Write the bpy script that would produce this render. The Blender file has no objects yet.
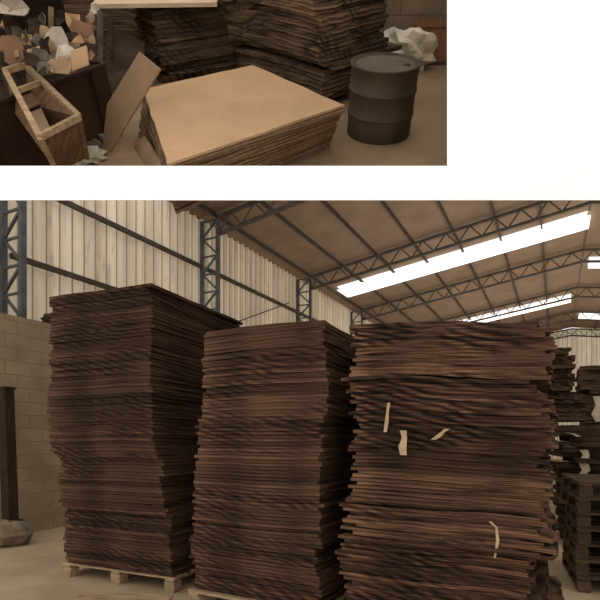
import bpy, bmesh, math, random
from mathutils import Matrix, Vector
R = random.Random(7)
S = bpy.context.scene
C = S.collection
PI = math.pi
c27, s27 = math.cos(math.radians(27)), math.sin(math.radians(27))
EYE = 1.5

# ------------------------------------------------------------------ materials
def new_mat(name):
    m = bpy.data.materials.new(name); m.use_nodes = True
    nt = m.node_tree; b = nt.nodes['Principled BSDF']
    b.inputs['Specular IOR Level'].default_value = 0.15
    return m, nt, b

def N(nt, t, **kw):
    n = nt.nodes.new(t)
    for k, v in kw.items():
        setattr(n, k, v)
    return n

def mixc(nt, fac, a, b, blend='MIX'):
    n = N(nt, 'ShaderNodeMix', data_type='RGBA', blend_type=blend)
    for idx, v in ((0, fac), (6, a), (7, b)):
        if hasattr(v, 'links'): nt.links.new(v, n.inputs[idx])
        elif idx == 0: n.inputs[0].default_value = v
        else: n.inputs[idx].default_value = (*v, 1)
    return n.outputs[2]

def coords(nt, scale, kind='Object'):
    tc = N(nt, 'ShaderNodeTexCoord'); mp = N(nt, 'ShaderNodeMapping')
    mp.inputs['Scale'].default_value = scale
    nt.links.new(tc.outputs[kind], mp.inputs[0])
    return mp.outputs[0]

def noise(nt, vec, scale, detail=3, rough=.6):
    n = N(nt, 'ShaderNodeTexNoise'); n.inputs['Scale'].default_value = scale
    n.inputs['Detail'].default_value = detail; n.inputs['Roughness'].default_value = rough
    nt.links.new(vec, n.inputs['Vector'])
    return n.outputs['Fac']

def ramp(nt, fac, lo, hi):
    n = N(nt, 'ShaderNodeMapRange'); n.inputs[1].default_value = lo; n.inputs[2].default_value = hi
    nt.links.new(fac, n.inputs[0])
    return n.outputs[0]

def simple(name, c1, c2=None, scale=6, rough=.8, metal=0, stretch=(1, 1, 1), lo=.35, hi=.65, rnd=0.0, bump=0):
    m, nt, b = new_mat(name)
    c2 = c2 or tuple(x * .7 for x in c1)
    f = noise(nt, coords(nt, stretch), scale)
    col = mixc(nt, ramp(nt, f, lo, hi), c1, c2)
    if rnd:
        oi = N(nt, 'ShaderNodeObjectInfo'); mr = N(nt, 'ShaderNodeMapRange')
        mr.inputs[3].default_value = 1 - rnd; mr.inputs[4].default_value = 1 + rnd
        nt.links.new(oi.outputs['Random'], mr.inputs[0])
        cc = N(nt, 'ShaderNodeCombineColor')
        for i in range(3): nt.links.new(mr.outputs[0], cc.inputs[i])
        col = mixc(nt, 1.0, col, cc.outputs[0], 'MULTIPLY')
    nt.links.new(col, b.inputs['Base Color'])
    b.inputs['Roughness'].default_value = rough; b.inputs['Metallic'].default_value = metal
    if bump:
        bp = N(nt, 'ShaderNodeBump'); bp.inputs['Strength'].default_value = bump
        nt.links.new(f, bp.inputs['Height']); nt.links.new(bp.outputs[0], b.inputs['Normal'])
    return m

def card_mat(name, dark, light, flute=.5, rnd=.35, layer=85):
    """corrugated board: fine layers along the edge, patches of open flutes, one tone per sheet"""
    m, nt, b = new_mat(name)
    f1 = noise(nt, coords(nt, (2.2, 2.2, layer)), 1.0, 4, .7)
    g0 = N(nt, 'ShaderNodeNewGeometry'); m0 = N(nt, 'ShaderNodeMapping'); m0.inputs['Scale'].default_value = (.5, .5, 2.6)
    nt.links.new(g0.outputs['Position'], m0.inputs[0]); f2 = noise(nt, m0.outputs[0], 1.5, 3)
    col = mixc(nt, ramp(nt, f1, .38, .66), dark, light)
    w = N(nt, 'ShaderNodeTexWave', bands_direction='DIAGONAL'); w.inputs['Scale'].default_value = 3.6
    w.inputs['Distortion'].default_value = 5.0; w.inputs['Detail'].default_value = 1
    geo = N(nt, 'ShaderNodeNewGeometry'); mp = N(nt, 'ShaderNodeMapping'); mp.inputs['Scale'].default_value = (1, .35, 3.4)
    nt.links.new(geo.outputs['Position'], mp.inputs[0]); nt.links.new(mp.outputs[0], w.inputs['Vector'])
    fm = N(nt, 'ShaderNodeMath', operation='MULTIPLY'); nt.links.new(ramp(nt, f2, .42, .56), fm.inputs[0]); fm.inputs[1].default_value = flute
    fm2 = N(nt, 'ShaderNodeMath', operation='MULTIPLY'); nt.links.new(fm.outputs[0], fm2.inputs[0]); nt.links.new(w.outputs['Fac'], fm2.inputs[1])
    col = mixc(nt, fm2.outputs[0], col, tuple(x * .3 for x in dark))
    oi = N(nt, 'ShaderNodeObjectInfo'); mr = N(nt, 'ShaderNodeMapRange')
    mr.inputs[3].default_value = 1 - rnd; mr.inputs[4].default_value = 1 + rnd
    nt.links.new(oi.outputs['Random'], mr.inputs[0])
    cc = N(nt, 'ShaderNodeCombineColor')
    for i in range(3): nt.links.new(mr.outputs[0], cc.inputs[i])
    col = mixc(nt, 1.0, col, cc.outputs[0], 'MULTIPLY')
    nt.links.new(col, b.inputs['Base Color']); b.inputs['Roughness'].default_value = .9
    bp = N(nt, 'ShaderNodeBump'); bp.inputs['Strength'].default_value = .4
    nt.links.new(f1, bp.inputs['Height']); nt.links.new(bp.outputs[0], b.inputs['Normal'])
    return m

def block_mat(name, c1, c2, mortar, axis, bw=.4, bh=.2):
    m, nt, b = new_mat(name)
    tc = N(nt, 'ShaderNodeTexCoord'); sp = N(nt, 'ShaderNodeSeparateXYZ'); cb = N(nt, 'ShaderNodeCombineXYZ')
    nt.links.new(tc.outputs['Object'], sp.inputs[0])
    nt.links.new(sp.outputs[axis], cb.inputs[0]); nt.links.new(sp.outputs[2], cb.inputs[1])
    br = N(nt, 'ShaderNodeTexBrick'); br.inputs['Scale'].default_value = 1
    br.inputs['Brick Width'].default_value = bw; br.inputs['Row Height'].default_value = bh
    br.inputs['Mortar Size'].default_value = .009; br.inputs['Mortar Smooth'].default_value = .4
    br.inputs['Color1'].default_value = (*c1, 1); br.inputs['Color2'].default_value = (*c2, 1); br.inputs['Mortar'].default_value = (*mortar, 1)
    nt.links.new(cb.outputs[0], br.inputs['Vector'])
    f = noise(nt, coords(nt, (1, 1, 1)), 2.2, 5)
    col = mixc(nt, ramp(nt, f, .35, .75), br.outputs['Color'], tuple(x * .62 for x in c1))
    nt.links.new(col, b.inputs['Base Color']); b.inputs['Roughness'].default_value = .95
    bp = N(nt, 'ShaderNodeBump'); bp.inputs['Strength'].default_value = .3; bp.invert = True
    nt.links.new(br.outputs['Fac'], bp.inputs['Height']); nt.links.new(bp.outputs[0], b.inputs['Normal'])
    return m

def siding_mat(name, c1, c2, tr=.2):
    m, nt, b = new_mat(name)
    f = noise(nt, coords(nt, (1, .9, .06)), 2.4, 2)
    g = noise(nt, coords(nt, (1, 3, .5)), 3, 4)
    col = mixc(nt, ramp(nt, f, .38, .62), c1, c2)
    col = mixc(nt, ramp(nt, g, .55, .85), col, tuple(x * .6 for x in c1))
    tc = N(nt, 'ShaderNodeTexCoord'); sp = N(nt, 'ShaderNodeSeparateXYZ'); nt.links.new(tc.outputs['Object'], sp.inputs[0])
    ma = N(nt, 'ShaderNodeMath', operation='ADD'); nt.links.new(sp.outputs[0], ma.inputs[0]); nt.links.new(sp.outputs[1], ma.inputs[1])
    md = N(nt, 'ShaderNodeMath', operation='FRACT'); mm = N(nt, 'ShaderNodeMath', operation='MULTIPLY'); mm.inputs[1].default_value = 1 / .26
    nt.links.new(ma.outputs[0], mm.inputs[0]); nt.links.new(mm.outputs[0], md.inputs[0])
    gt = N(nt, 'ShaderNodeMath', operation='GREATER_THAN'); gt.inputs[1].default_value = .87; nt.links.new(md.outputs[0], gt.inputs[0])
    col = mixc(nt, gt.outputs[0], col, tuple(x * .48 for x in c1))       # shade of the ribs painted into the colour as dark stripes
    nt.links.new(col, b.inputs['Base Color']); b.inputs['Roughness'].default_value = .6
    ts = N(nt, 'ShaderNodeBsdfTranslucent'); nt.links.new(col, ts.inputs['Color'])      # daylight glowing through thin sheet
    mx = N(nt, 'ShaderNodeMixShader'); mx.inputs[0].default_value = tr
    nt.links.new(b.outputs[0], mx.inputs[1]); nt.links.new(ts.outputs[0], mx.inputs[2])
    nt.links.new(mx.outputs[0], nt.nodes['Material Output'].inputs['Surface'])
    return m

def emit_mat(name, col, st):
    m, nt, b = new_mat(name)
    f = noise(nt, coords(nt, (8, .5, 1)), 2)
    nt.links.new(mixc(nt, f, col, tuple(x * .93 for x in col)), b.inputs['Emission Color'])
    b.inputs['Emission Strength'].default_value = st
    b.inputs['Base Color'].default_value = (*col, 1)
    return m

M = {}
M['white'] = simple('white_plaster', (.96, .96, .96), (.94, .94, .94), 3)
M['card1'] = card_mat('board_left', (.027, .0135, .0085), (.140, .076, .045), .75, .4, 140)
M['card2'] = card_mat('board_middle', (.032, .016, .0098), (.164, .089, .053), .75, .4, 140)
M['card3'] = card_mat('board_right', (.028, .0138, .0085), (.186, .099, .058), .95, .5, 150)
M['card_far'] = card_mat('board_far', (.035, .020, .012), (.12, .07, .04), .7)
M['card_up'] = card_mat('board_upper', (.045, .027, .016), (.25, .16, .095), .8, .3, 60)
M['tan'] = simple('tan_board', (.50, .315, .175), (.43, .27, .15), 2.5, .85, rnd=.06)
M['tan_edge'] = card_mat('tan_edge', (.10, .058, .032), (.33, .21, .12), .2, .2, 110)
M['tan2'] = simple('brown_board', (.36, .24, .145), (.28, .18, .105), 3, .85)
M['paleb'] = simple('pale_board_wood', (.66, .50, .34), (.50, .37, .25), 5, .8, stretch=(1, 6, 6))
M['wood'] = simple('pale_wood', (.42, .29, .175), (.27, .18, .105), 5, .8, stretch=(1, 6, 6), rnd=.15)
M['pallet'] = simple('pallet_wood', (.46, .33, .205), (.27, .185, .11), 4, .85, stretch=(1, 5, 5), rnd=.15)
M['pallet_d'] = simple('weathered_wood', (.13, .085, .052), (.06, .037, .022), 4, .9, stretch=(1, 5, 5), rnd=.25)
M['crate_side'] = simple('crate_plank', (.22, .13, .075), (.12, .07, .04), 5, .85, stretch=(1, 5, 1))
M['steel'] = simple('painted_steel', (.12, .125, .13), (.075, .08, .085), 6, .6)
M['truss'] = simple('truss_steel', (.115, .093, .073), (.07, .056, .044), 5, .65)
M['purlin'] = simple('purlin_steel', (.085, .064, .047), (.06, .044, .032), 5, .7)
M['ceil'] = simple('roof_sheet', (.25, .175, .118), (.205, .14, .094), 1.3, .8)
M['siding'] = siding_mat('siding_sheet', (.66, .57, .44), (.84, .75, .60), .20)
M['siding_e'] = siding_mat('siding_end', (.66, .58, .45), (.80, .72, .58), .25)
M['sky'] = emit_mat('skylight_panel', (1, .99, .97), 1.6)
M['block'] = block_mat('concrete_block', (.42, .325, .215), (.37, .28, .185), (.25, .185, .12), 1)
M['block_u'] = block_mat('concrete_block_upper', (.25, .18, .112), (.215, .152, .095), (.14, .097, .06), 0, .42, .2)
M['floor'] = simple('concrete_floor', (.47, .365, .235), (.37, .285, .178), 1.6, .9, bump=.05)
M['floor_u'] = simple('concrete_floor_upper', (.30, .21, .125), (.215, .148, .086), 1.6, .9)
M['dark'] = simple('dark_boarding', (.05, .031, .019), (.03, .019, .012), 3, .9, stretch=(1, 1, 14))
M['drum'] = simple('drum_steel', (.085, .060, .038), (.045, .032, .021), 3.2, .55, stretch=(1, 1, .6))
M['drum_top'] = simple('drum_lid_steel', (.125, .092, .059), (.09, .065, .041), 4, .55)
M['smudge'] = simple('dark_smudge', (.040, .030, .022), (.05, .037, .026), 9, .6)
M['skip'] = simple('rusty_skip', (.055, .026, .013), (.022, .012, .008), 2.2, .8)
M['sack'] = simple('white_sack', (.72, .64, .52), (.5, .43, .33), 7, .7)
M['rust'] = simple('rust_board', (.24, .11, .06), (.18, .085, .046), 3, .9)
M['paper'] = simple('offwhite_paper', (.60, .53, .42), (.38, .32, .24), 8, .8)
M['bluep'] = simple('blue_paper', (.14, .20, .24), (.26, .26, .24), 18, .8)
M['grey'] = simple('grey_scrap', (.16, .125, .09), (.07, .052, .037), 8, .8)
M['black'] = simple('black_scrap', (.026, .017, .011), (.075, .046, .028), 5, .8)
M['red'] = simple('reddish_board', (.27, .15, .09), (.19, .10, .06), 5, .85)
M['post'] = simple('brown_post', (.060, .038, .024), (.035, .022, .014), 5, .8, stretch=(3, 3, .6))
M['conc'] = simple('rough_concrete', (.27, .21, .14), (.15, .112, .075), 9, .95, bump=.4)
M['strip'] = simple('pale_strip', (.46, .34, .22), (.32, .22, .13), 12, .8)
M['stripw'] = simple('pale_film', (.50, .42, .31), (.36, .29, .2), 10, .6)

# ------------------------------------------------------------------ mesh helpers
def box(bm, c, s, mt=None):
    v = []
    for x in (-.5, .5):
        for y in (-.5, .5):
            for z in (-.5, .5):
                p = Vector((x * s[0], y * s[1], z * s[2]))
                if mt is not None: p = mt @ p
                v.append(bm.verts.new(p + Vector(c)))
    for f in ((0, 1, 3, 2), (4, 6, 7, 5), (0, 4, 5, 1), (2, 3, 7, 6), (0, 2, 6, 4), (1, 5, 7, 3)):
        bm.faces.new([v[i] for i in f])

def bar(bm, a, b, w, h=None):
    """square-section bar from a to b"""
    a, b = Vector(a), Vector(b); h = h or w
    d = (b - a); L = d.length; d.normalize()
    up = Vector((0, 0, 1)) if abs(d.z) < .95 else Vector((0, 1, 0))
    x = d.cross(up).normalized(); y = x.cross(d)
    mt = Matrix((x, d, y)).transposed()
    box(bm, (a + b) / 2, (w, L, h), mt)

def mesh(name, bm, m, smooth=False):
    bmesh.ops.recalc_face_normals(bm, faces=bm.faces)
    me = bpy.data.meshes.new(name); bm.to_mesh(me); bm.free()
    me.materials.append(m)
    if smooth:
        for p in me.polygons: p.use_smooth = True
    return me

def link(name, me, parent=None, mw=None):
    o = bpy.data.objects.new(name, me); C.objects.link(o)
    if parent is not None: o.parent = parent
    if mw is not None: o.matrix_world = mw
    return o

def obj(name, bm, m, parent=None, mw=None, smooth=False):
    return link(name, mesh(name, bm, m, smooth), parent, mw)

def tag(o, label=None, cat=None, group=None, kind=None):
    for k, v in (('label', label), ('category', cat), ('group', group), ('kind', kind)):
        if v: o[k] = v
    return o

def empty(name, mw, label, cat, group=None):
    o = bpy.data.objects.new(name, None); C.objects.link(o); o.empty_display_size = .1
    o.matrix_world = mw
    return tag(o, label, cat, group)

def T(x, y, z, rz=0, rx=0, ry=0):
    return Matrix.Translation((x, y, z)) @ Matrix.Rotation(rz, 4, 'Z') @ Matrix.Rotation(rx, 4, 'X') @ Matrix.Rotation(ry, 4, 'Y')

def struct(name, bm, m, mw=None, cat=None):
    o = obj(name, bm, m, mw=mw); o['kind'] = 'structure'
    return o

I4 = Matrix.Identity(4)

# ================================================================== WAREHOUSE (lower view)
XL, XS, XR = -7.2, -7.86, 8.9           # block wall face, siding, right wall
YE = 35.0                               # end wall
YR0 = 8.5                                # where the roof covering starts
RX, EAVE, SL = .82, 6.90, .146           # ridge line, eave height, roof slope
def roof_z(x): return EAVE + SL * (min(x, 2 * RX - x) + 7.3)

bm = bmesh.new(); box(bm, (1, 18.5, -.05), (26, 37, .1)); 
struct('floor', bm, M['floor'])
bm = bmesh.new(); box(bm, ((XL - 7.95) / 2, 19.0, 1.64), (.75, 32, 3.28))
struct('wall_left', bm, M['block'])
# ribbed siding above the blocks
def ribbed(bm, y0, y1, z0, z1, pitch=.26, dep=.075, pt=lambda a, d, z: (a, d, z)):
    y = y0; prof = []
    while y < y1:
        for dy, d in ((0, 0), (.17, 0), (.195, dep), (.235, dep)):
            prof.append((y + dy, d))
        y += pitch
    lo = [bm.verts.new(pt(a, d, z0)) for a, d in prof]; hi = [bm.verts.new(pt(a, d, z1)) for a, d in prof]
    for i in range(len(prof) - 1): bm.faces.new((lo[i], lo[i + 1], hi[i + 1], hi[i]))
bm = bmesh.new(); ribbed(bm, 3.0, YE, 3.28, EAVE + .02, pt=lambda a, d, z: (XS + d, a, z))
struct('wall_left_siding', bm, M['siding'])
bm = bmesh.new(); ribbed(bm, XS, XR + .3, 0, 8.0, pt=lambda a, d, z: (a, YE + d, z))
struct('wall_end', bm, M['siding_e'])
bm = bmesh.new(); box(bm, (XR + .1, 20, 3.3), (.2, 28, 6.6)); struct('wall_right', bm, M['block'])

# roof sheets with openings for the skylight panels
SKY = [(-7.15, .90, 17.0, 18.1), (-6.95, .62, 26.5, 27.7), (1.08, 8.2, 21.3, 22.3), (1.08, 8.2, 30.6, 31.7)]
def roof_side(name, x0, x1, holes):
    bm = bmesh.new()
    ys = sorted({YR0, YE} | {h[2] for h in holes} | {h[3] for h in holes})
    xs = sorted({x0, x1} | {h[0] for h in holes} | {h[1] for h in holes})
    for i in range(len(ys) - 1):
        for j in range(len(xs) - 1):
            my, mx = (ys[i] + ys[i + 1]) / 2, (xs[j] + xs[j + 1]) / 2
            if any(h[0] < mx < h[1] and h[2] < my < h[3] for h in holes): continue
            q = [(xs[j], ys[i]), (xs[j + 1], ys[i]), (xs[j + 1], ys[i + 1]), (xs[j], ys[i + 1])]
            bm.faces.new([bm.verts.new((x, y, roof_z(x))) for x, y in q])
    bmesh.ops.remove_doubles(bm, verts=bm.verts, dist=1e-4)
    return struct(name, bm, M['ceil'])
roof_side('ceiling', XS, RX, SKY[:2]); roof_side('ceiling_right', RX, XR + .1, SKY[2:])
for i, (x0, x1, y0, y1) in enumerate(SKY):
    bm = bmesh.new()
    bm.faces.new([bm.verts.new((x, y, roof_z(x))) for x, y in ((x0, y0), (x1, y0), (x1, y1), (x0, y1))])
    bmesh.ops.translate(bm, verts=bm.verts, vec=(0, 0, -.125))
    struct('window_%d' % (i + 1), bm, M['sky'])

# purlins
ORD = ['lowest', 'second', 'third', 'fourth', 'fifth', 'sixth', 'seventh']
for sgn, side in ((0, 'left'), (1, 'right')):
    for k in range(7):
        x = -7.36 + 1.16 * k
        if sgn: x = 2 * RX - x
        bm = bmesh.new(); box(bm, (0, (YE - YR0) / 2, 0), (.045, YE - YR0 - .1, .09))
        o = obj('roof_purlin', bm, M['purlin'], mw=T(x, YR0 + .05, roof_z(x) - .06))
        tag(o, '%s dark purlin up the %s slope of the warehouse roof' % (ORD[k], side), 'purlin', 'roof purlins')
# trusses
TY = [9.95, 15.1, 20.1, 25.1, 30.0, 34.7]
TN = ['nearest', 'second', 'third', 'fourth', 'fifth', 'farthest']
for ti, y in enumerate(TY):
    root = empty('roof_truss', T(RX, y, roof_z(RX)), '%s steel lattice truss crossing under the warehouse roof' % TN[ti], 'truss', 'roof trusses')
    rl = lambda x, dz: (x - RX, 0, roof_z(x) - roof_z(RX) - dz)
    for xa in (-7.28, 2 * RX + 7.28):
        bm = bmesh.new(); bar(bm, rl(xa, .13), rl(RX, .13), .09, .07); obj('top_chord', bm, M['truss'], root)
        bm = bmesh.new(); bar(bm, rl(xa, .54), rl(RX, .54), .09, .07); obj('bottom_chord', bm, M['truss'], root)
        n = 12
        for k in range(n):
            t0, t1 = k / n, (k + 1) / n; tm = (t0 + t1) / 2
            X = lambda t: xa + (RX - xa) * t
            for (ta, da, tb, db) in ((t0, .54, tm, .13), (tm, .13, t1, .54)):
                bm = bmesh.new(); bar(bm, rl(X(ta), da), rl(X(tb), db), .035); obj('web_strut', bm, M['truss'], root)
# lattice columns on the block wall
def column(y, label):
    root = empty('lattice_column', T(-7.54, y, 3.28), label, 'column', 'steel lattice columns')
    h = EAVE - 3.28 - .15
    for dx in (-.235, .235):
        bm = bmesh.new(); box(bm, (dx, 0, h / 2), (.075, .09, h)); obj('upright', bm, M['steel'], root)
    n = 8
    for k in range(n):
        z0, z1 = h * k / n, h * (k + 1) / n
        s = .2 if k % 2 else -.2
        bm = bmesh.new(); bar(bm, (-s, 0, z0 + .03), (s, 0, z1 - .03), .04); obj('lacing_bar', bm, M['steel'], root)
        bm = bmesh.new(); bar(bm, (-.2, 0, z1 - .02), (.2, 0, z1 - .02), .035); obj('batten', bm, M['steel'], root)
for y, l in ((4.95, 'blue-grey lattice steel column at the left edge above the block wall'),
             (9.95, 'blue-grey lattice steel column rising behind the tall leftmost stack'),
             (15.1, 'blue-grey lattice steel column above the middle stack'),
             (20.1, 'farthest visible lattice steel column, above the right end of the middle stack')):
    column(y, l)
for o_y0, o_y1, bay in ((3.0, 4.85, 'before the first column'), (5.05, 9.85, 'between the first and second column'), (10.05, 15.0, 'between the second and third column'), (15.2, 20.0, 'between the third and fourth column'), (20.2, YE - .1, 'beyond the fourth column')):
    for z, w in ((4.36, 'lower'), (5.62, 'upper')):
        bm = bmesh.new(); box(bm, (0, (o_y1 - o_y0) / 2, 0), (.07, o_y1 - o_y0, .085))
        tag(obj('wall_girt', bm, M['purlin'], mw=T(-7.74, o_y0, z)), '%s dark steel girt on the metal siding %s' % (w, bay), 'girt', 'siding girts')
bm = bmesh.new(); bar(bm, (0, 0, 0), (0, 4.3, 1.75), .03)
tag(obj('brace_rod', bm, M['truss'], mw=T(-7.64, 9.95, 4.0)), 'thin steel rod running diagonally across the siding above the middle stack', 'rod')

# ------------------------------------------------------------------ cardboard sheets
def sheet_mesh(w, d, t, jit, warp, rnd, m, n=8):
    bm = bmesh.new(); g = {}
    ej = {}
    for i in range(n + 1):
        for j in range(n + 1):
            x, y = (i / n - .5) * w, (j / n - .5) * d
            if i in (0, n): x += rnd.uniform(-jit, jit)
            if j in (0, n): y += rnd.uniform(-jit, jit)
            z = warp(x, y)
            for k in (0, 1): g[i, j, k] = bm.verts.new((x, y, z + k * t))
    for i in range(n):
        for j in range(n):
            for k in (0, 1):
                bm.faces.new((g[i, j, k], g[i + 1, j, k], g[i + 1, j + 1, k], g[i, j + 1, k]))
        for j in (0, n):
            bm.faces.new((g[i, j, 0], g[i + 1, j, 0], g[i + 1, j, 1], g[i, j, 1]))
            bm.faces.new((g[j, i, 0], g[j, i + 1, 0], g[j, i + 1, 1], g[j, i, 1]))
    return mesh('cardboard_sheet', bm, m)

def lerp_table(tab, z):
    if z <= tab[0][0]: return tab[0][1:]
    for a, b in zip(tab, tab[1:]):
        if z <= b[0]:
            f = (z - a[0]) / (b[0] - a[0])
            return tuple(p + (q - p) * f for p, q in zip(a[1:], b[1:]))
    return tab[-1][1:]

def stack(tab, z0, z1, pitch, mat, label, group, seed, jit=.01, shift=.012, wA=.006, out=.06, frame=I4, top_label=None, tilt=lambda f: (0, 0), bundle=9, fill=.95):
    """tab rows: z, near-right corner x, y, width, depth, rotation (the corner of the sheet nearest to us on its right)"""
    r = random.Random(seed)
    n = int((z1 - z0) / pitch); bx = by = br = 0; left = 0
    for k in range(n):
        z = z0 + k * pitch; f = k / max(1, n - 1)
        if left <= 0:
            left = r.randint(bundle - 4, bundle + 4)
            bx, by, br = r.gauss(0, shift * 1.6), r.gauss(0, shift * 1.6), r.gauss(0, .012)
        left -= 1
        cx, cy, w, d, rz = lerp_table(tab, z)
        rz += br + r.gauss(0, .006)
        if r.random() < out: bx2, by2 = r.gauss(0, shift * 3), r.gauss(-shift, shift * 2)
        else: bx2, by2 = r.gauss(0, shift * .6), r.gauss(0, shift * .6)
        ww, dd = w + r.gauss(0, shift * .8), d + r.gauss(0, shift)
        off = Matrix.Rotation(rz, 3, 'Z') @ Vector((-w / 2, d / 2, 0))
        ph = seed + k * .05
        warp = lambda x, y: wA * (math.sin(3.1 * x + ph) + .7 * math.sin(5.3 * x + 2 * y - ph * 1.3)) * min(1, 3 * f + .1)
        tx, ty = tilt(f)
        me = sheet_mesh(ww, dd, pitch * (fill + r.uniform(-.1, .06)), jit, warp, r, mat)
        o = link('cardboard_sheet', me, mw=frame @ (T(cx + off.x + bx + bx2, cy + off.y + by + by2, z, rz, tx, ty)))
        tag(o, top_label if (top_label and k == n - 1) else label, 'cardboard', group)

stack([(0.15, -3.26, 3.70, 1.37, 1.75, .05), (.75, -3.29, 3.70, 1.36, 1.75, .06), (1.15, -3.37, 3.68, 1.34, 1.75, .06), (1.45, -3.47, 3.68, 1.36, 1.75, .07), (2.1, -3.46, 3.68, 1.34, 1.75, .07), (3.0, -3.52, 3.70, 1.34, 1.8, .09)],
      .165, 2.99, .0335, M['card1'], 'brown corrugated cardboard sheet in the tall leftmost stack of the warehouse', 'sheets of the leftmost stack', 11,
      top_label='topmost brown cardboard sheet of the tall leftmost stack')
stack([(0.15, -1.62, 3.50, 1.22, 1.6, .0), (1.1, -1.60, 3.50, 1.20, 1.6, .0), (1.75, -1.55, 3.50, 1.16, 1.6, .01), (2.4, -1.58, 3.50, 1.10, 1.6, .02)],
      .165, 2.40, .0285, M['card2'], 'brown corrugated cardboard sheet in the middle stack of the three by the camera', 'sheets of the middle stack', 23,
      top_label='topmost brown cardboard sheet of the middle stack')
stack([(0.15, -.07, 3.4, 1.27, 1.5, .0), (.8, -.05, 3.4, 1.29, 1.5, .01), (1.5, -.06, 3.4, 1.27, 1.5, .0), (2.3, -.07, 3.4, 1.24, 1.5, -.01)],
      .165, 2.25, .026, M['card3'], 'ragged-edged brown cardboard sheet in the right-hand stack of the three', 'sheets of the right-hand stack', 37,
      jit=.026, shift=.02, wA=.013, out=.12, tilt=lambda f: (0, .055 * f), bundle=7, top_label='topmost ragged brown cardboard sheet of the right-hand stack')

# far piles on the right
stack([(0.1, 1.15, 7.9, 1.0, 1.1, .1), (3, 1.05, 7.9, .98, 1.1, .1)], .0, 1.7, .075, M['card_far'], 'dark cardboard sheet low in the pile behind the right-hand stack', 'sheets of the ragged far pile', 5, jit=.05, shift=.035, wA=.02, out=.3)
stack([(0.1, .80, 7.9, .75, 1.0, .1), (1.7, .52, 7.9, .6, 1.0, .1), (2.1, .26, 7.9, .42, 1.0, .12), (2.72, .18, 7.9, .32, .9, .1)], 1.7, 2.72, .06, M['card_far'], 'dark cardboard sheet in the narrow upper part of the pile behind the right-hand stack', 'sheets of the narrow far pile', 6, jit=.03, shift=.02, wA=.008, out=.2, fill=.88)
stack([(0.1, 1.75, 10.2, 1.35, 1.2, 0), (3, 1.75, 10.2, 1.35, 1.2, 0)], .0, 2.76, .085, M['card_far'], 'dark cardboard sheet in the farthest pile at the right edge', 'sheets of the farthest pile', 8, jit=.03, shift=.025, wA=.01, out=.2)

# ------------------------------------------------------------------ pallets
def pallet(mw, w, d, m, label, group, nd=6, h=.15):
    """w along x (front), d along y; deck boards run along x, three rows of blocks"""
    root = empty('wooden_pallet', mw, label, 'pallet', group)
    bw = d / nd * .72
    for k in range(nd):
        bm = bmesh.new(); box(bm, (0, -d / 2 + bw / 2 + (d - bw) * k / (nd - 1), h - .011), (w, bw, .022)); obj('deck_board', bm, m, root)
    for x in (-w / 2 + .06, 0, w / 2 - .06):
        bm = bmesh.new(); box(bm, (x, 0, h - .033), (.10, d, .02)); obj('stringer_board', bm, m, root)
        for y in (-d / 2 + .06, 0, d / 2 - .06):
            bm = bmesh.new(); box(bm, (x, y, .0615), (.115, .115, .081)); obj('block', bm, m, root)
        bm = bmesh.new(); box(bm, (x, 0, .0105), (.10, d, .021)); obj('bottom_board', bm, m, root)
    return root
def pal_at(x, y, rz, w, d, z=0):   # x, y: near-right corner
    off = Matrix.Rotation(rz, 3, 'Z') @ Vector((-w / 2, d / 2, 0))
    return T(x + off.x, y + off.y, z, rz)
pallet(pal_at(-3.22, 3.70, .06, 1.46, 1.7), 1.46, 1.7, M['pallet'], 'pale wooden pallet under the tall leftmost stack', None)
pallet(pal_at(-1.58, 3.47, 0, 1.29, 1.6), 1.29, 1.6, M['pallet'], 'pale wooden pallet under the middle stack', None)
pallet(pal_at(-.08, 3.42, 0, 1.25, 1.45), 1.25, 1.45, M['pallet'], 'wooden pallet under the ragged right-hand stack', None)
pallet(pal_at(-2.66, 2.66, .36, .80, .72), .80, .72, M['pallet'], 'empty pale pallet lying on the floor before the leftmost stack', None, nd=5, h=.135)
PN = ['bottom', 'second from the bottom', 'third from the bottom', 'middle', 'third from the top', 'second from the top', 'topmost']
for k in range(7):
    j = R.uniform(-.025, .025)
    pallet(pal_at(1.28 + j, 5.62 + R.uniform(-.03, .03), .1 + R.uniform(-.03, .03), 1.1, 1.1, k * .151), 1.1, 1.1, M['pallet_d'], 'weathered wooden pallet, %s of the pallet stack at the right edge' % PN[k], 'stacked weathered pallets')

# ------------------------------------------------------------------ small things of the warehouse
def crumple(rx, ry, rz, seed, amp=.25, sub=3):
    """a crumpled rounded lump"""
    r = random.Random(seed); bm = bmesh.new(); bmesh.ops.create_icosphere(bm, subdivisions=sub, radius=1)
    ph = [r.uniform(0, 6) for _ in range(6)]
    for v in bm.verts:
        p = v.co.copy()
        k = 1 + amp * (math.sin(4 * p.x + ph[0]) * math.sin(5 * p.y + ph[1]) + .6 * math.sin(9 * p.z + 7 * p.x + ph[2])) + r.uniform(-amp, amp) * .35
        v.co = Vector((p.x * rx * k, p.y * ry * k, max(-.75, p.z * k) * rz))
    return bm
def flake(pts, t, seed, bend=.0, nrm=None):
    """irregular torn board from a list of (x, y) with a little bend, solid thickness t"""
    r = random.Random(seed); bm = bmesh.new(); n = len(pts); lo, hi = [], []
    cx = sum(p[0] for p in pts) / n; cy = sum(p[1] for p in pts) / n
    for p in pts:
        z = bend * math.sin(6 * p[0] + seed) + r.uniform(-.3, .3) * bend
        lo.append(bm.verts.new((p[0], p[1], z))); hi.append(bm.verts.new((p[0], p[1], z + t)))
    c0 = bm.verts.new((cx, cy, 0)); c1 = bm.verts.new((cx, cy, t))
    for i in range(n):
        j = (i + 1) % n
        bm.faces.new((lo[i], lo[j], hi[j], hi[i])); bm.faces.new((c0, lo[j], lo[i])); bm.faces.new((c1, hi[i], hi[j]))
    return bm
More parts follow.
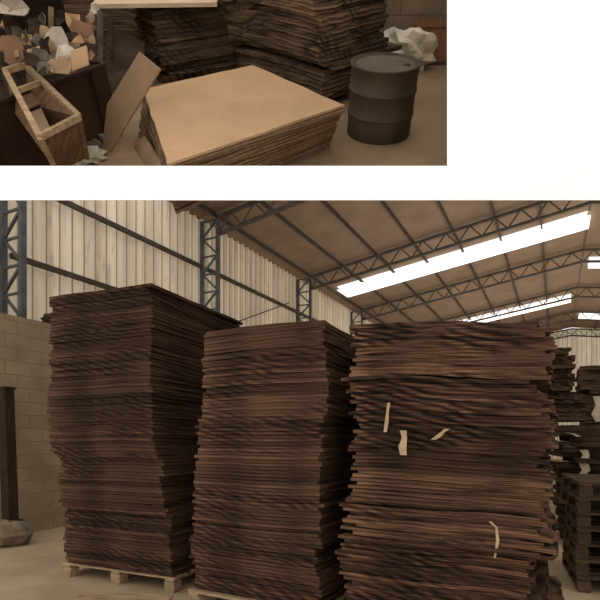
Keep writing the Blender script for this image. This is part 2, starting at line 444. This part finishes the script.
def ribbon(pts, w, t=.004):
    """hanging strip following points, width along x"""
    bm = bmesh.new(); rows = []
    for i, p in enumerate(pts):
        p = Vector(p); ww = w * (1 - .25 * math.sin(i * 2.1))
        rows.append([bm.verts.new(p + Vector((s * ww / 2, q * t, 0))) for s in (-1, 1) for q in (0, 1)])
    for a, b in zip(rows, rows[1:]):
        for i, j in ((0, 1), (1, 3), (3, 2), (2, 0)): bm.faces.new((a[i], a[j], b[j], b[i]))
    for q in (rows[0], rows[-1]): bm.faces.new((q[0], q[1], q[3], q[2]))
    return bm
# rubble base and leaning post by the block wall
bm = crumple(.31, .30, .20, 3, .10); tag(obj('concrete_lump', bm, M['conc'], mw=T(-6.70, 4.33, .15)), 'rough concrete lump on the floor at the foot of the brown post', 'concrete')
bm = bmesh.new(); box(bm, (0, 0, .92), (.14, .15, 1.84)); box(bm, (0, 0, 1.845), (.18, .18, .03)); box(bm, (0, 0, .02), (.22, .22, .03))
tag(obj('wooden_post', bm, M['post'], mw=T(-6.68, 4.35, .30, .1, 0, -.05)), 'dark brown post standing in a concrete lump at the left edge', 'post')
bm = bmesh.new(); box(bm, (0, 0, .26), (.02, .42, .52)); box(bm, (.004, 0, .26), (.02, .34, .03)); tag(obj('plaster_offcut', bm, M['paper'], mw=T(-7.12, 4.1, .0, 0, 0, -.08)), 'white panel leaning on the block wall at the left edge behind the post', 'panel')
bm = crumple(.12, .30, .13, 9, .15); tag(obj('dark_bundle', bm, M['black'], mw=T(-7.38, 5.62, 3.37)), 'dark rolled bundle lying on top of the block wall', 'bundle')
# torn strips hanging on the ragged stack
for (x, z, pts, w, lab) in ((-1.02, 1.72, ((0, 0, 0), (-.006, -.01, -.07), (-.012, -.008, -.13), (-.02, -.015, -.20)), .022, 'pale paper strip hanging high at the left of the ragged stack'),
                     (-.92, 1.53, ((0, 0, 0), (.012, -.012, -.05), (.0, -.018, -.11), (.006, -.014, -.165)), .045, 'brown torn paper tag hanging from the ragged stack below the pale strip'),
                     (-.63, 1.54, ((0, 0, 0), (-.03, -.012, -.025), (-.055, -.014, -.05), (-.085, -.014, -.07)), .035, 'short slanting pale paper scrap on the face of the ragged stack'),
                     (-.33, .93, ((-.04, 0, .03), (0, -.012, 0), (.008, -.02, -.08), (0, -.018, -.14), (-.01, -.015, -.19)), .016, 'thin pale string hanging low on the ragged stack')):
    tag(obj('paper_strip', ribbon(pts, w), M['strip'], mw=T(x, 3.335, z)), lab, 'paper strip')
for (x, y, z, pts, w, lab) in ((.33, 7.80, 1.30, ((0, 0, 0), (.03, -.02, -.07), (-.01, -.03, -.17), (.03, -.03, -.27), (-.04, -.03, -.36)), .10, 'pale film strip hanging on the far pile between the ragged stack and the pallets'),
                               (.20, 7.80, 1.53, ((-.08, 0, 0), (.0, -.02, -.01), (.07, -.03, -.05)), .05, 'short pale paper scrap above the hanging film strip'),
                               (.49, 7.84, 2.02, ((0, 0, 0), (.02, -.02, -.12), (-.01, -.03, -.24), (.03, -.03, -.34)), .10, 'pale twisted strip at the right edge above the pallets')):
    tag(obj('film_strip', ribbon(pts, w), M['stripw'], mw=T(x, y, z)), lab, 'strip')

# ================================================================== YARD ROOM (upper view): an inclined room
# its floor rises towards the back, so that one looks down on it from below
VH = (435 + 170) / 503.0
_n = math.sqrt(1 + VH * VH); CU, SU = VH / _n, 1 / _n       # tilt of the room: back axis rises by CU, runs by SU
r_ = Vector((c27, s27, 0)); f_ = Vector((-s27, c27, 0)); u_ = Vector((0, 0, 1))
YU = CU * u_ + SU * f_; ZU = SU * u_ - CU * f_
HU = 1.64
OU = Vector((0, 0, EYE)) - HU * ZU
FU = Matrix(((r_.x, YU.x, ZU.x, OU.x), (r_.y, YU.y, ZU.y, OU.y), (r_.z, YU.z, ZU.z, OU.z), (0, 0, 0, 1)))
def at(u, v, z=None, y=None):
    """point of the inclined room seen at photo position u, v and at height z or depth y"""
    a, b = (u - 300) / 503, (435 - v) / 503
    d = Vector((a, CU * b + SU, SU * b - CU))
    t = (z - HU) / d.z if z is not None else y / d.y
    p = d * t; p.z += HU
    return p
# shell
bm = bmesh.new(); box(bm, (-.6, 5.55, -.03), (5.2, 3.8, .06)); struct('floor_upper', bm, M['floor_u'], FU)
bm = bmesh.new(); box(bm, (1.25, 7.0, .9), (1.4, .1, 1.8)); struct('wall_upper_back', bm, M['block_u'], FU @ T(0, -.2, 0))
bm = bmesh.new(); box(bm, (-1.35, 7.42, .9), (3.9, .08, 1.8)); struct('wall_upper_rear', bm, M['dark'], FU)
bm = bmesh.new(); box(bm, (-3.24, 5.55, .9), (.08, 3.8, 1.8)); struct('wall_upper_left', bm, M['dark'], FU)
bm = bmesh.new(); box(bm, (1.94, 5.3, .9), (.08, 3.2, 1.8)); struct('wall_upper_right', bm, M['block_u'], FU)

def place(o_name, bm, m, mw, label, cat, group=None, smooth=False):
    return tag(obj(o_name, bm, m, mw=FU @ mw, smooth=smooth), label, cat, group)
# steel drum
def lathe(prof, n=40):
    bm = bmesh.new(); rings = []
    for r, z in prof: rings.append([bm.verts.new((r * math.cos(2 * PI * i / n), r * math.sin(2 * PI * i / n), z)) for i in range(n)])
    for a, b in zip(rings, rings[1:]):
        for i in range(n): bm.faces.new((a[i], a[(i + 1) % n], b[(i + 1) % n], b[i]))
    bm.faces.new(rings[0]); bm.faces.new(rings[-1])
    return bm
pb = at(378, 133, z=0); DR, DH = .262, .50
drum = empty('steel_drum', FU @ T(pb.x, pb.y, 0, .4), 'worn brown steel drum standing on the floor beside the cardboard stacks', 'drum')
q = DH
prof = [(DR * .97, 0), (DR, .008), (DR, q * .30)]
for zc in (.33, .66):
    prof += [(DR, q * (zc - .022)), (DR * 1.035, q * (zc - .010)), (DR * 1.035, q * (zc + .010)), (DR, q * (zc + .022))]
prof += [(DR, q * .965), (DR * 1.03, q * .975), (DR * 1.03, q * .995), (DR * .985, q), (DR * .97, q * .975)]
obj('drum_body', lathe(prof), M['drum'], drum, smooth=True)
l_ = obj('drum_lid', lathe([(DR * .968, q * .955), (DR * .968, q * .974), (DR * .5, q * .978)]), M['drum_top'], drum)
obj('bung', lathe([(.028, q * .978), (.028, q * .995), (.02, q * 1.0)], 12), M['drum'], l_).location = (.13, -.1, 0)
bm = bmesh.new(); rs = random.Random(12)
for i in range(16):
    a = -2.75 + (i % 8) * .085 + rs.uniform(-.02, .02); z = .46 + .07 * (i // 8) + rs.uniform(-.015, .015); da, dz = rs.uniform(.03, .06), rs.uniform(.02, .035)
    bm.faces.new([bm.verts.new((DR * 1.004 * math.cos(b), DR * 1.004 * math.sin(b), q * y)) for b, y in ((a, z), (a + da, z - .01), (a + da * .8, z + dz), (a + .01, z + dz * .8))])
obj('stained_marking', bm, M['smudge'], drum)['label'] = 'dark worn stain on the drum side'
# rust-brown boards and the white sack by the back wall
p = at(446, 63, y=6.62)
bm = bmesh.new(); box(bm, (0, 0, .17), (.62, .03, .34)); box(bm, (0, -.02, .30), (.62, .012, .03))
place('rusty_board', bm, M['rust'], T(1.50, 6.60, .04, 0, -.12), 'rust-brown board leaning on the block wall behind the white sack', 'board')
p = at(412, 70, z=0)
place('white_sack', crumple(.27, .16, .20, 21, .22), M['sack'], T(p.x - .10, p.y + .02, .15, -.12), 'crumpled white sack on the floor behind the drum', 'sack')
# stacks of sheets
cR = at(321, 99, z=.1)
pallet(FU @ T(cR.x - .09, cR.y + .72, 0, -PI / 4), 1.10, .84, M['pallet_d'], 'dark pallet under the big stack beside the drum', None, h=.10)
stack([(.1, cR.x, cR.y, 1.15, .88, -PI / 4), (2, cR.x - .05, cR.y, 1.15, .88, -PI / 4)], .11, .98, .034, M['card_up'],
      'dark cardboard sheet in the big ragged stack beside the steel drum', 'sheets of the stack beside the drum', 51, jit=.022, shift=.018, wA=.006, out=.1, frame=FU)
cM = at(163, 84, z=.0) + Vector((1.0 * math.cos(.5), 1.0 * math.sin(.5), 0))
stack([(.0, cM.x, cM.y, 1.0, .62, .5), (2, cM.x, cM.y, 1.0, .62, .5)], .0, .60, .034, M['card_up'],
      'cardboard sheet in the stack behind the flat tan pile', 'sheets of the stack behind the tan pile', 57, jit=.018, shift=.014, wA=.006, out=.08, frame=FU)
q0 = at(148, 2, z=.645)
bm = flake([(-.50, -.05), (.62, -.05), (.62, .5), (-.50, .5)], .03, 2, .004)
place('pale_board', bm, M['paleb'], T(q0.x, q0.y, .615, .06), 'pale board laid across the top of the stack behind the tan pile', 'board')
stack([(.0, -1.35, 6.72, 1.1, .6, .0), (2, -1.35, 6.72, 1.1, .6, 0)], .0, .92, .07, M['card_up'],
      'brown cardboard sheet in the rear stack behind the scrap heap', 'sheets of the rear stack', 61, jit=.01, shift=.012, wA=.004, frame=FU)

# flat tan pile in front
Z0 = .33
top4 = [at(143, 89, z=Z0), at(253, 65, z=Z0), at(344, 105, z=Z0), at(168, 164, z=Z0)]
cen = sum(top4, Vector()) / 4
def quad_sheet(qd, t, m, z, seed, sag=0.0, n=10):
    """flat board whose plan is the four given corners, slightly uneven"""
    r = random.Random(seed); bm = bmesh.new(); g = {}
    for i in range(n + 1):
        for j in range(n + 1):
            a, b = i / n, j / n
            P = (qd[0] * (1 - a) + qd[1] * a) * (1 - b) + (qd[3] * (1 - a) + qd[2] * a) * b
            P = Vector((P.x - cen.x, P.y - cen.y, 0))
            e = .006 if (i in (0, n) or j in (0, n)) else 0
            P.x += r.uniform(-e, e); P.y += r.uniform(-e, e)
            zz = sag * (a - .5) ** 2
            for k in (0, 1): g[i, j, k] = bm.verts.new((P.x, P.y, zz + k * t))
    for i in range(n):
        for j in range(n):
            for k in (0, 1): bm.faces.new((g[i, j, k], g[i + 1, j, k], g[i + 1, j + 1, k], g[i, j + 1, k]))
        for j in (0, n):
            bm.faces.new((g[i, j, 0], g[i + 1, j, 0], g[i + 1, j, 1], g[i, j, 1])); bm.faces.new((g[j, i, 0], g[j, i + 1, 0], g[j, i + 1, 1], g[j, i, 1]))
    return bm
place('cardboard_sheet', quad_sheet(top4, .016, M['tan'], 0, 1), M['tan'], T(cen.x, cen.y, Z0 - .016), 'large smooth tan cardboard sheet on top of the flat pile', 'cardboard')
np_ = 12
for k in range(np_):
    z = Z0 - .016 - (k + 1) * .0255
    rz = .025 * k / 2 * .6 + R.uniform(-.02, .02)
    dx, dy = -.008 * k + R.uniform(-.012, .012), .0 + .004 * k + R.uniform(-.012, .012)
    place('cardboard_sheet', quad_sheet(top4, .019, None, 0, 20 + k), M['tan_edge'], T(cen.x + dx, cen.y + dy, z, rz), 'tan cardboard sheet under the top sheet of the flat pile', 'cardboard', 'sheets of the flat tan pile')
# lengths of board splayed beside the pile
def slab(u4, m, name, label, cat, t=.014, group=None):
    """solid board through four given points"""
    pts = [Vector(p) for p in u4]; c = sum(pts, Vector()) / len(pts)
    nrm = Vector()
    for i, p in enumerate(pts): nrm += (p - c).cross(pts[(i + 1) % len(pts)] - c)
    nrm.normalize(); pts = [p - nrm * (p - c).dot(nrm) for p in pts]
    if nrm.y > 0: nrm = -nrm
    bm = bmesh.new(); lo = [bm.verts.new(p - c) for p in pts]; hi = [bm.verts.new(p - c - nrm * t) for p in pts]
    bm.faces.new(lo); bm.faces.new(hi)
    for i in range(len(pts)):
        j = (i + 1) % len(pts); bm.faces.new((lo[i], lo[j], hi[j], hi[i]))
    bm.normal_update()
    return place(name, bm, m, T(*c), label, cat, group)
def onto(u, v, pl):
    o = Vector((0, 0, HU)); d = at(u, v, z=0) - o; nn = (pl[1] - pl[0]).cross(pl[2] - pl[0])
    return o + d * ((pl[0] - o).dot(nn) / d.dot(nn))
pl = [at(139, 52, z=.66), at(160, 69, z=.60), at(109, 153, z=.02)]
slab([pl[0], pl[1], pl[2], onto(102, 149, pl), onto(107, 104, pl)], M['tan2'], 'leaning_board', 'brown board leaning against the stack left of the tan pile', 'board')
slab([at(105, 152, z=.012), at(134, 140, z=.012), at(152, 172, z=.012), at(96, 172, z=.012)], M['tan2'], 'floor_board', 'brown board lying flat on the floor before the leaning board', 'board')
slab([at(133, 143, z=.05), at(144, 136, z=.16), at(164, 168, z=.16), at(150, 172, z=.03)], M['tan2'], 'board_offcut', 'narrow board offcut tilted against the left side of the tan pile', 'board')

# scrap skip
a0, a1 = at(-25, 107, z=.52), at(104, 61, z=.52)
dv = (a1 - a0); L_ = dv.length; ang = math.atan2(dv.y, dv.x)
skip = empty('scrap_skip', FU @ T(a1.x, a1.y, 0, ang), 'dark rusty scrap skip heaped with waste at the left', 'skip')
W_ = 1.0
bm = bmesh.new(); box(bm, (-L_ / 2, .015, .255), (L_, .03, .47)); obj('front_side', bm, M['skip'], skip)
bm = bmesh.new(); box(bm, (-.015, W_ / 2, .255), (.03, W_ - .06, .47)); obj('end_side', bm, M['skip'], skip)
bm = bmesh.new(); box(bm, (-L_ / 2, W_ - .015, .255), (L_, .03, .47)); obj('rear_side', bm, M['skip'], skip)
bm = bmesh.new(); box(bm, (-L_ / 2, W_ / 2, .02), (L_, W_, .03)); obj('base', bm, M['skip'], skip)
bm = bmesh.new(); bar(bm, (-L_, 0, .5), (0, 0, .5), .03, .022); bar(bm, (0, 0, .5), (0, W_, .5), .03, .022); obj('rim', bm, M['skip'], skip)
for k in range(3):
    bm = bmesh.new(); box(bm, (-.15 - k * .5, -.015, .25), (.05, .03, .46)); obj('rib', bm, M['skip'], skip)
# heap below the pieces
bm = bmesh.new(); bmesh.ops.create_grid(bm, x_segments=22, y_segments=14, size=.5)
rh = random.Random(4)
for v in bm.verts:
    x, y = v.co.x, v.co.y
    e = (1 - (2 * abs(x)) ** 4) * (1 - (2 * abs(y)) ** 4)
    v.co = Vector(((x - .5) * (L_ - .08) - .04, (y + .5) * (W_ - .08) + .04, min(.40 + .20 * e, .62) + .09 * e * rh.uniform(-1, 1)))
place('scrap_heap', bm, M['black'], T(a1.x, a1.y, 0, ang), 'dark mass of small waste filling the rusty skip', 'scrap')[ 'kind'] = 'stuff'

def piece(u, v, y, w, h, m, label, cat='scrap', seed=0, tx=.9, ry=0, rz=0, name='scrap_piece', nside=10, bend=.03, t=.012):
    r = random.Random(seed + 99); p = at(u, v, y=y) if v < 34 else at(u, v, z=.66 + r.uniform(0, .03)); pts = []
    for i in range(nside):
        a = 2 * PI * (i + .5) / nside + r.uniform(-.2, .2); k = r.uniform(.62, 1.25) if nside > 4 else r.uniform(.9, 1.1)
        pts.append((max(-1, min(1, 1.3 * math.cos(a) * k)) * w / 2, max(-1, min(1, 1.3 * math.sin(a) * k)) * h / 2))
    place(name, flake(pts, t, seed, bend), m, T(p.x, p.y, p.z, rz, tx, ry), label, cat)
K = .0078
def pc(x0, y0, x1, y1, yd, m, label, seed, **kw):
    piece((x0 + x1) / 2, (y0 + y1) / 2, yd, (x1 - x0) * K, (y1 - y0) * K * 1.05, m, label, seed=seed, **kw)
pc(0, 4, 30, 18, 5.30, M['paper'], 'off-white crumpled sheet at the far left top of the scrap heap', 1, ry=.3, bend=.05, nside=9)
pc(0, 42, 24, 64, 4.95, M['red'], 'reddish brown board on the heap at the left edge', 2, ry=.2, rz=-.2)
pc(46, 32, 68, 58, 4.95, M['paper'], 'large torn off-white paper in the middle of the heap', 3, ry=-.25, bend=.05, nside=9)
pc(57, 46, 77, 66, 4.90, M['paper'], 'second off-white paper sagging below the large torn one', 4, ry=.2, bend=.05, nside=9)
pc(71, 51, 90, 66, 4.86, M['tan'], 'square tan board piece hanging over the skip rim', 5, ry=-.35, rz=.25, tx=.7, nside=4, bend=.005)
pc(70, 22, 95, 43, 5.15, M['red'], 'reddish board piece behind the papers', 6, ry=.55, nside=5)
pc(66, 16, 80, 28, 5.22, M['tan'], 'small tan scrap at the back of the heap', 7, ry=.4)
pc(92, 7, 101, 16, 5.45, M['paper'], 'small white paper scrap by the thin post', 8)
pc(34, 52, 48, 68, 4.85, M['grey'], 'grey-brown crumpled scrap left of the papers', 9, bend=.05)
pc(40, 27, 54, 40, 5.05, M['tan2'], 'brown cardboard scrap behind the papers', 10, ry=.5)
pc(26, 34, 38, 48, 5.0, M['grey'], 'grey scrap near the left of the heap', 11, ry=-.4, bend=.05)
pc(82, 38, 97, 48, 5.05, M['tan2'], 'brown strip of board right of the papers', 12, ry=-.6)
pc(55, 14, 68, 26, 5.3, M['black'], 'black scrap at the back of the heap', 13, bend=.05)
pc(8, 22, 24, 42, 5.1, M['black'], 'black crumpled film under the white sheet', 14, bend=.06, nside=9)
pc(58, 64, 72, 74, 4.80, M['tan2'], 'brown scrap poking over the skip rim', 15)
pc(70, 44, 82, 54, 4.95, M['grey'], 'grey scrap between the papers and the strip of board', 16, bend=.05)
pc(22, 50, 33, 60, 4.9, M['tan2'], 'small brown board beside the reddish board', 17, ry=-.3)
pc(84, 24, 97, 34, 5.25, M['grey'], 'grey-brown board leaning near the thin post', 18, ry=-.5)
for i, (x0, y0, x1, y1, yd, m, lab) in enumerate((
    (4, 50, 16, 60, 4.72, 'tan2', 'brown scrap above the left end of the crate'), (26, 54, 38, 64, 4.72, 'black', 'black scrap right of the crate top'),
    (38, 62, 50, 71, 4.70, 'grey', 'grey scrap just behind the skip rim left of the papers'), (46, 58, 58, 70, 4.78, 'tan2', 'brown scrap at the lower left of the large torn paper'),
    (28, 20, 42, 34, 5.15, 'black', 'black film scrap behind the grey scrap'), (40, 16, 52, 28, 5.25, 'grey', 'grey-brown scrap beside the short lath'),
    (16, 30, 28, 42, 5.08, 'grey', 'grey scrap right of the black crumpled film'), (82, 46, 96, 60, 4.98, 'black', 'black scrap behind the square tan piece'),
    (64, 34, 78, 46, 5.06, 'black', 'black scrap between the torn paper and reddish piece'), (30, 44, 40, 54, 4.95, 'tan', 'small tan chip left of the torn paper'),
    (84, 10, 96, 24, 5.38, 'tan2', 'brown upright board piece below the small white paper'), (0, 56, 9, 64, 4.72, 'black', 'black scrap at the left edge below the reddish board'),
    (46, 44, 54, 56, 4.92, 'black', 'black sliver left of the torn paper'), (76, 40, 86, 50, 5.02, 'tan', 'small tan chip below the reddish piece'))):
    pc(x0, y0, x1, y1, yd, M[m], lab, 40 + i, ry=R.uniform(-.6, .6), tx=R.uniform(.6, 1.2), bend=.04, nside=R.choice((6, 9, 11)))
for i in range(34):
    u, v = R.uniform(2, 94), R.uniform(36, 74)
    if u < 36: v = R.uniform(36, 58)
    elif v > 95 - u * .36 - 4: v -= 14
    q_ = R.uniform(5, 10); m_, tone = R.choice((('tan2', 'brown'), ('grey', 'grey'), ('black', 'blackish'), ('tan', 'tan'), ('tan2', 'brown'), ('grey', 'grey')))
    piece(u, v, 4.9, q_ * K, q_ * K * R.uniform(.5, 1.1), M[m_], 'small %s chip of waste lying loose among the larger scraps on the heap' % tone, seed=300 + i, tx=R.uniform(.2, 1.3), ry=R.uniform(-.8, .8), rz=R.uniform(-2, 2), bend=.03, nside=R.choice((5, 7, 9)), name='waste_chip')
    C.objects[-1]['group'] = 'small %s waste chips' % tone
def stick(u0, v0, y0, u1, v1, y1, w, m, label):
    a, b = at(u0, v0, y=y0), at(u1, v1, y=y1); c = (a + b) / 2
    bm = bmesh.new(); bar(bm, a - c, b - c, w, w * .7)
    bmesh.ops.bevel(bm, geom=bm.edges[:], offset=w * .12, segments=1)
    place('wooden_stick', bm, m, T(*c), label, 'stick')
stick(2, 28, 5.15, 17, -4, 5.4, .035, M['wood'], 'pale stick slanting up at the left of the heap')
stick(51, 30, 5.3, 51, 7, 5.35, .035, M['tan2'], 'short brown lath standing up behind the heap')
stick(100, 62, 5.12, 100, 11, 5.25, .04, M['grey'], 'thin grey post standing at the right end of the skip')
stick(33, 42, 4.95, 21, 54, 4.9, .02, M['tan2'], 'thin brown stick lying across the left of the heap')
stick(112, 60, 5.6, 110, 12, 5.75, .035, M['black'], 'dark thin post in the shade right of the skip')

slab([at(103, 105, z=.02), at(146, 98, z=.02), at(144, 40, y=5.95), at(106, 36, y=5.95)], M['black'], 'shade_board', 'dark board standing in for the shade between the skip and the tan pile', 'board', t=.02)  # dark sheet added to darken the shaded gap beside the skip
# open wooden crate frame leaning on the skip
A, B, Cc, D = at(5, 71, z=.62), at(25, 65, z=.62), at(79, 117, z=.46), at(40, 137, z=.46)
A2, B2, C2, D2 = at(14, 112, z=.42), at(30, 104, z=.44), at(87, 158, z=.12), at(57, 172, z=.14)
ctr = (A + B + Cc + D) / 4
crate = empty('wooden_crate', FU @ T(ctr.x, ctr.y, .1), 'open wooden crate frame tilted against the skip', 'crate')
bz = Vector((ctr.x, ctr.y, .1))
def plank(name, a, b, w, m, h=None):
    bm = bmesh.new(); bar(bm, a - bz, b - bz, w, h or w); obj(name, bm, m, crate)
def panel(name, ps, t, m):
    bm = bmesh.new(); ps = [p - bz for p in ps]; nr = (ps[1] - ps[0]).cross(ps[2] - ps[0]).normalized() * t
    lo = [bm.verts.new(p) for p in ps]; hi = [bm.verts.new(p + nr) for p in ps]
    bm.faces.new(lo); bm.faces.new(hi)
    for i in range(4): bm.faces.new((lo[i], lo[(i + 1) % 4], hi[(i + 1) % 4], hi[i]))
    obj(name, bm, m, crate)
plank('long_rail', A, D, .034, M['wood']); plank('long_rail', B, Cc, .034, M['wood'])
plank('end_rail', A, B, .034, M['wood']); plank('end_rail', D, Cc, .034, M['wood'])
plank('cross_bar', A.lerp(D, .33), B.lerp(Cc, .33), .028, M['wood'])
plank('corner_post', D, D2, .032, M['wood']); plank('corner_post', Cc, C2, .03, M['crate_side'])
panel('base_board', [p + Vector((0, 0, -.10)) for p in (A, B, B.lerp(Cc, .34), A.lerp(D, .34))], .012, M['red'])
panel('base_board', [p + Vector((0, 0, -.12)) for p in (A.lerp(D, .36), A.lerp(D, .36).lerp(B.lerp(Cc, .36), .62), A.lerp(D, .86).lerp(B.lerp(Cc, .86), .38), A.lerp(D, .87))], .012, M['tan2'])
panel('end_panel', (D, Cc, C2, D2), .014, M['crate_side']); panel('side_panel', (B, Cc, C2, B2), .014, M['crate_side'])
panel('side_panel', (A, D, D2, A2), .014, M['crate_side'])
# crumpled waste on the floor by the crate
for (u, v, rx, ry, rz, m, lab, sd) in ((97, 136, .12, .10, .08, 'bluep', 'crumpled blue and grey paper on the floor beside the crate', 1), (87, 156, .14, .10, .06, 'paper', 'crumpled off-white paper on the floor before the leaning board', 2), (94, 145, .06, .05, .04, 'grey', 'grey crumpled scrap between the blue and white papers', 3), (82, 140, .06, .04, .035, 'paper', 'small pale paper ball beside the crate corner', 4)):
    p = at(u, v, z=.04)
    place('crumpled_paper', crumple(rx, ry, rz, sd + 30, .3), M[m], T(p.x, p.y, rz * .75), lab, 'paper')

# ================================================================== white front wall with the two openings
D = 2.6; k = D / 503
xo = 147.3 * k; zs, zt = EYE + 269.2 * k, EYE + 235.0 * k      # right jamb and sill of the small opening, lintel of the wide one
xs = [-3.6, -2.5, xo, 2.6, 3.6]; zz = [0, zt, zs, EYE + 2.75, EYE + 3.3]
bm = bmesh.new()
for i in range(4):
    for j in range(4):
        cx, cz = (xs[i] + xs[i + 1]) / 2, (zz[j] + zz[j + 1]) / 2
        if j == 0 and 1 <= i <= 2: continue
        if j == 2 and i == 1: continue
        box(bm, (cx, D + .003, cz), (xs[i + 1] - xs[i], .006, zz[j + 1] - zz[j]))
struct('wall_front', bm, M['white'], Matrix(((c27, -s27, 0, 0), (s27, c27, 0, 0), (0, 0, 1, 0), (0, 0, 0, 1))))

# ================================================================== light, camera
w = bpy.data.worlds.new('World'); S.world = w; w.use_nodes = True
bg = w.node_tree.nodes['Background']; bg.inputs[0].default_value = (1.0, .955, .90, 1); bg.inputs[1].default_value = 1.35
la = bpy.data.lights.new('bounce_lamp', 'AREA'); la.shape = 'RECTANGLE'; la.size = 13; la.size_y = 20; la.energy = 900; la.color = (1, .93, .84)  # added fill, out of sight, facing up to brighten roof and siding
lo = bpy.data.objects.new('bounce_lamp', la); C.objects.link(lo); lo.location = (1, 20, 3.0); lo.rotation_euler = (PI, 0, 0)
cd = bpy.data.cameras.new('Camera'); cam = bpy.data.objects.new('Camera', cd); C.objects.link(cam)
cam.location = (0, 0, EYE); cam.rotation_euler = (PI / 2, 0, math.radians(27))
cd.sensor_width = 36; cd.lens = 36 * 503 / 600; cd.shift_y = .225; cd.clip_start = .05
S.camera = cam
S.view_settings.view_transform = 'Standard'
